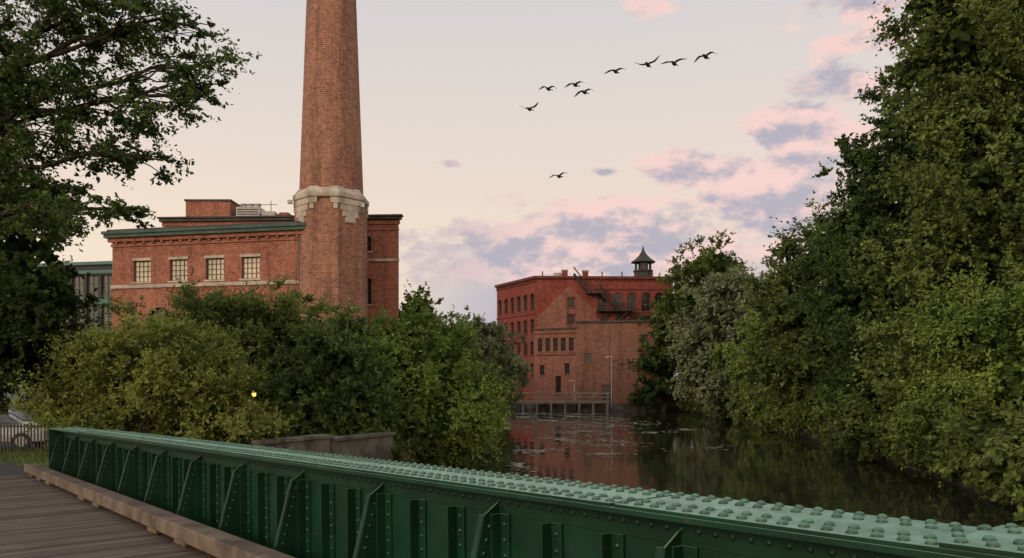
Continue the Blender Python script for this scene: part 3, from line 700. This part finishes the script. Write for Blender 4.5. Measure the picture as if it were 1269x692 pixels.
# ------------------------------------------------------------ TREES, right bank
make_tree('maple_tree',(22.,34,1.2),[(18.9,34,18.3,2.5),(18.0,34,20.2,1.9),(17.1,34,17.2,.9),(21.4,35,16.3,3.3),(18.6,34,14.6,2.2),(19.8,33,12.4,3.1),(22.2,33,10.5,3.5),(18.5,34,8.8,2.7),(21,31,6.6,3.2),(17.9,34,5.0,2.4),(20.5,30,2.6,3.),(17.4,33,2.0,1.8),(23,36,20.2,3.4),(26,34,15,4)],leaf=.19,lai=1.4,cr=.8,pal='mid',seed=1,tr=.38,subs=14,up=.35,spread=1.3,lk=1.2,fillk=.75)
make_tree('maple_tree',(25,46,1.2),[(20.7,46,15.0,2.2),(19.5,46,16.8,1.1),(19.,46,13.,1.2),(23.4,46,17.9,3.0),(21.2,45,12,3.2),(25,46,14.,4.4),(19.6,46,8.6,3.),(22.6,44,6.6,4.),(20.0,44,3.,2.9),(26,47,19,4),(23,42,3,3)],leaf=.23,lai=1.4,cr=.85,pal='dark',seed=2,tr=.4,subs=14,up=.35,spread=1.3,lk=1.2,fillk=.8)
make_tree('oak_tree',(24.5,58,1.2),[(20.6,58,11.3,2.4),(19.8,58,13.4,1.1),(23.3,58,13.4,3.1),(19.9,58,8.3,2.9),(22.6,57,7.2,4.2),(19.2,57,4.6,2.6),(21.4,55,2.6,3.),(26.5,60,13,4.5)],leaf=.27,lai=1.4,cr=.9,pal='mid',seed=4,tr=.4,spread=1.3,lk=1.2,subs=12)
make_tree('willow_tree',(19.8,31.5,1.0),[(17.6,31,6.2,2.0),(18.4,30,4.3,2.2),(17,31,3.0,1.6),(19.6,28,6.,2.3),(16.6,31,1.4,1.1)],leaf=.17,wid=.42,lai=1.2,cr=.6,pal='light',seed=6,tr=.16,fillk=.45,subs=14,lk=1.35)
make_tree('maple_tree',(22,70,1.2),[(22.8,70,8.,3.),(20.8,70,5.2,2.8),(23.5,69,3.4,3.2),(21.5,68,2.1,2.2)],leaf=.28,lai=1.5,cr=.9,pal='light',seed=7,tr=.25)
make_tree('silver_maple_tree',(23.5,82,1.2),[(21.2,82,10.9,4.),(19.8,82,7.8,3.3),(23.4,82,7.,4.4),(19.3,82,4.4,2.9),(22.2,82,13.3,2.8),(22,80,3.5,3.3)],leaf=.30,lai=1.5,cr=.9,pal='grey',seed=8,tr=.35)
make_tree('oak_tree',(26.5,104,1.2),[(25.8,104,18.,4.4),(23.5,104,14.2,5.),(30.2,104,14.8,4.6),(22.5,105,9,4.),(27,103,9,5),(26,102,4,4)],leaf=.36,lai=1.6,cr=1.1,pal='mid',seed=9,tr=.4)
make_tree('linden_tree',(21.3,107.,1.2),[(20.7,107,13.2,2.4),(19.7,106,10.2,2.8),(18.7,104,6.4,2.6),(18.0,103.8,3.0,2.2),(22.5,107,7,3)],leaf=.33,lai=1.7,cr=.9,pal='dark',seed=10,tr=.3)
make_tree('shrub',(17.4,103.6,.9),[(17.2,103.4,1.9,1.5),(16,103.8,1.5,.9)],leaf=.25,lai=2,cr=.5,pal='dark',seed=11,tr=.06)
make_tree('shrub',(13.4,17,.7),[(12.1,17.8,1.5,.9),(12.6,17,.7,.8),(12.9,18.5,2.2,.8)],leaf=.13,lai=1.5,cr=.35,pal='light',seed=12,tr=.05)
un=[]
rr=np.random.default_rng(44)
for Y in np.arange(20,106,2.6):
    xr=float(np.interp(Y,*XRp)); un.append((xr+rr.uniform(-.3,.6),Y,rr.uniform(.9,2.2),rr.uniform(1.2,2.)))
make_tree('riverbank_undergrowth',(20,50,1),un,leaf=.22,lai=1.4,cr=.6,pal='mid',seed=13,tr=0,fillk=.8)
bk=[]
for Y in np.arange(24,120,6.5):
    xr=float(np.interp(Y,*XRp)); bk.append((xr+9+rr.uniform(-1,1),Y,rr.uniform(5,8),5.)); bk.append((xr+11+rr.uniform(-1,1),Y,rr.uniform(10,13) if Y<80 else 9,4.6))
for X in (20,24,28,32,36): bk.append((X,114,3,3.))
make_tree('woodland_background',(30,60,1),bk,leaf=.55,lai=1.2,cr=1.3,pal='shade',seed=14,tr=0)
# ------------------------------------------------------------ TREES, left bank
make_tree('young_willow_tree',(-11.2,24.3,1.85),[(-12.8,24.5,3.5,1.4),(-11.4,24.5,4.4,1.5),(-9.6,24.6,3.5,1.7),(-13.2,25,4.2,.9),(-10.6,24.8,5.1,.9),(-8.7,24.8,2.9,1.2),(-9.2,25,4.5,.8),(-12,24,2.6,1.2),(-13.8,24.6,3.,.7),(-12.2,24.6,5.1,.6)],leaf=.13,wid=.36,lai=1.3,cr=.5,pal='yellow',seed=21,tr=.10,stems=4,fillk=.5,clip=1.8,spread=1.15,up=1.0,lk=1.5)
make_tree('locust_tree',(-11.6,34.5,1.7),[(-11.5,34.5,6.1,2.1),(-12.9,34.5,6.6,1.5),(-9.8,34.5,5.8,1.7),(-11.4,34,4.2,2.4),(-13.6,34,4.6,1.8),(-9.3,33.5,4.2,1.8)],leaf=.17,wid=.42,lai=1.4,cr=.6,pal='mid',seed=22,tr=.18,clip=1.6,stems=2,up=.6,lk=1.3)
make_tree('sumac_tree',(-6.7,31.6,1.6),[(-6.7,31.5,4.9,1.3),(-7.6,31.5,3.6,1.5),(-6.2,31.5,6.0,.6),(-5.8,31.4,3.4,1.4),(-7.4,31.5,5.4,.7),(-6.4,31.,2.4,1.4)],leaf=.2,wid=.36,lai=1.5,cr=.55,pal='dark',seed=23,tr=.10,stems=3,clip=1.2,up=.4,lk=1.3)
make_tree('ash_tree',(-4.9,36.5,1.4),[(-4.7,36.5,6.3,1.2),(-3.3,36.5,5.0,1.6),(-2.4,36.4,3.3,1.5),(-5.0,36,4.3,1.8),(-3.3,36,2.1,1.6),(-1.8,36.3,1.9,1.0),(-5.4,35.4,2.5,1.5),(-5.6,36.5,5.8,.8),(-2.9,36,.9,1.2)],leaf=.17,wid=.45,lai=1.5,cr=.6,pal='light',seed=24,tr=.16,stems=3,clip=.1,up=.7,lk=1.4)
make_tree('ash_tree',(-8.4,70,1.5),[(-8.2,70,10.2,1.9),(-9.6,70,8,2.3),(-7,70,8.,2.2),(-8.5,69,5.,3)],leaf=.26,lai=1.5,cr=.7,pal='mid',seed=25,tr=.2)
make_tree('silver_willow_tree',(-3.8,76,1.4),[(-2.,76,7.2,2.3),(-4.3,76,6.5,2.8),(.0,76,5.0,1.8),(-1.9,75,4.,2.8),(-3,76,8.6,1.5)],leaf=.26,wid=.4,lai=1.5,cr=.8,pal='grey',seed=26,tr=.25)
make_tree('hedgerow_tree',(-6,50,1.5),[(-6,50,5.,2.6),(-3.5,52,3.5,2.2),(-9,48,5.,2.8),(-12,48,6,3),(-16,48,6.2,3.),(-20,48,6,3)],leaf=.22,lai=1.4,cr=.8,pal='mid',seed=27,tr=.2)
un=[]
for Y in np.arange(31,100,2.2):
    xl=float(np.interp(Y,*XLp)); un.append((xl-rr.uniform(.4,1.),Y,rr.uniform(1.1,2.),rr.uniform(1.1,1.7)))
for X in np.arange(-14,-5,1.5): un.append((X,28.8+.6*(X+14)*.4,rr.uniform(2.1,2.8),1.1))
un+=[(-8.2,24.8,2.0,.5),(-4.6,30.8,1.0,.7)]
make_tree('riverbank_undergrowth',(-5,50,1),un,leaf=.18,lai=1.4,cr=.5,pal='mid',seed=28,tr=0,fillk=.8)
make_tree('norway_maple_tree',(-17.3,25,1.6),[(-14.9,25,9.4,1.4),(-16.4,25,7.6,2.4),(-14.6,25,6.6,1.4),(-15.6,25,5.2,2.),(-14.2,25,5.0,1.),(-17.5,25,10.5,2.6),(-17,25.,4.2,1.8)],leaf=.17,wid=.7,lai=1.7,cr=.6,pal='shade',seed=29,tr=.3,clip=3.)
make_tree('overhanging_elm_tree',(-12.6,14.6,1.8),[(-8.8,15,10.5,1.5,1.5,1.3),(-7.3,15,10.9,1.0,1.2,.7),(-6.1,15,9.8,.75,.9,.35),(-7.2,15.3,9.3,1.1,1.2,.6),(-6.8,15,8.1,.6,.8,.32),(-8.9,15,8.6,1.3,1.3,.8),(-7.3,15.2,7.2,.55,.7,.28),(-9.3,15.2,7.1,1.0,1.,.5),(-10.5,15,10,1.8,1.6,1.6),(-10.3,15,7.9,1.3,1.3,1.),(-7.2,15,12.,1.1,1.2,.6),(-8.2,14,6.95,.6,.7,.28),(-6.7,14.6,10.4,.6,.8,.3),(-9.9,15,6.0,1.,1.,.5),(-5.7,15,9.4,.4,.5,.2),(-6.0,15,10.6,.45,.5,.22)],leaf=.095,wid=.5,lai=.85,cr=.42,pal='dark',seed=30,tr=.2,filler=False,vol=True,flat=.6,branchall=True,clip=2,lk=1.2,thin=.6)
bk=[(-22,150,9,6),(-14,150,12.,5),(-9,145,12.2,4.2),(-4,140,10.5,3.8),(0,142,9,4.),(-30,140,10,6),(30,140,12,7),(40,130,14,8),(-12,120,7,5),(-7,118,7,4),(-2,128,6,3.5),(-45,120,10,7),(-55,110,10,7),(-62,100,12,8)]
make_tree('distant_trees',(-10,140,1),bk,leaf=.5,lai=1.3,cr=1.3,pal='mid',seed=31,tr=0)
# grass tufts near the path end
rng=np.random.default_rng(9); n=14000
X=rng.uniform(-22,-8.5,n); Y=rng.uniform(17,27,n); lp_=BM.inverted()
keep=[]
for a,b_ in zip(X,Y):
    q=lp_@Vector((a,b_,1.9)); s_=q.x-20.4; cv=.02*max(s_,0)**2; keep.append(not(-3.0+cv<q.y<2.1+cv) and not (q.x<20.6 and q.y>-3.7))
keep=np.array(keep)&(X<np.interp(Y,*XLp)-.3); X=X[keep];Y=Y[keep];n=len(X)
Zg=hgt(X,Y); hh=rng.uniform(.05,.16,n)
C=np.stack([X,Y,Zg+hh*.4],1); T_=np.stack([rng.normal(0,.35,n),rng.normal(0,.35,n),np.ones(n)],1); N_=unit(np.stack([rng.normal(size=n),rng.normal(size=n),np.zeros(n)],1))
V,F=leafquads(C,N_,unit(T_),hh*1.5,np.full(n,.02)); quadmesh('grass',V,F,rng.uniform(0,.9,n),np.zeros(n),[PAL['mid']])
print('LEAVES',LEAFTOTAL)
scene.view_settings.view_transform='Standard'; scene.view_settings.look='None'; scene.view_settings.exposure=0
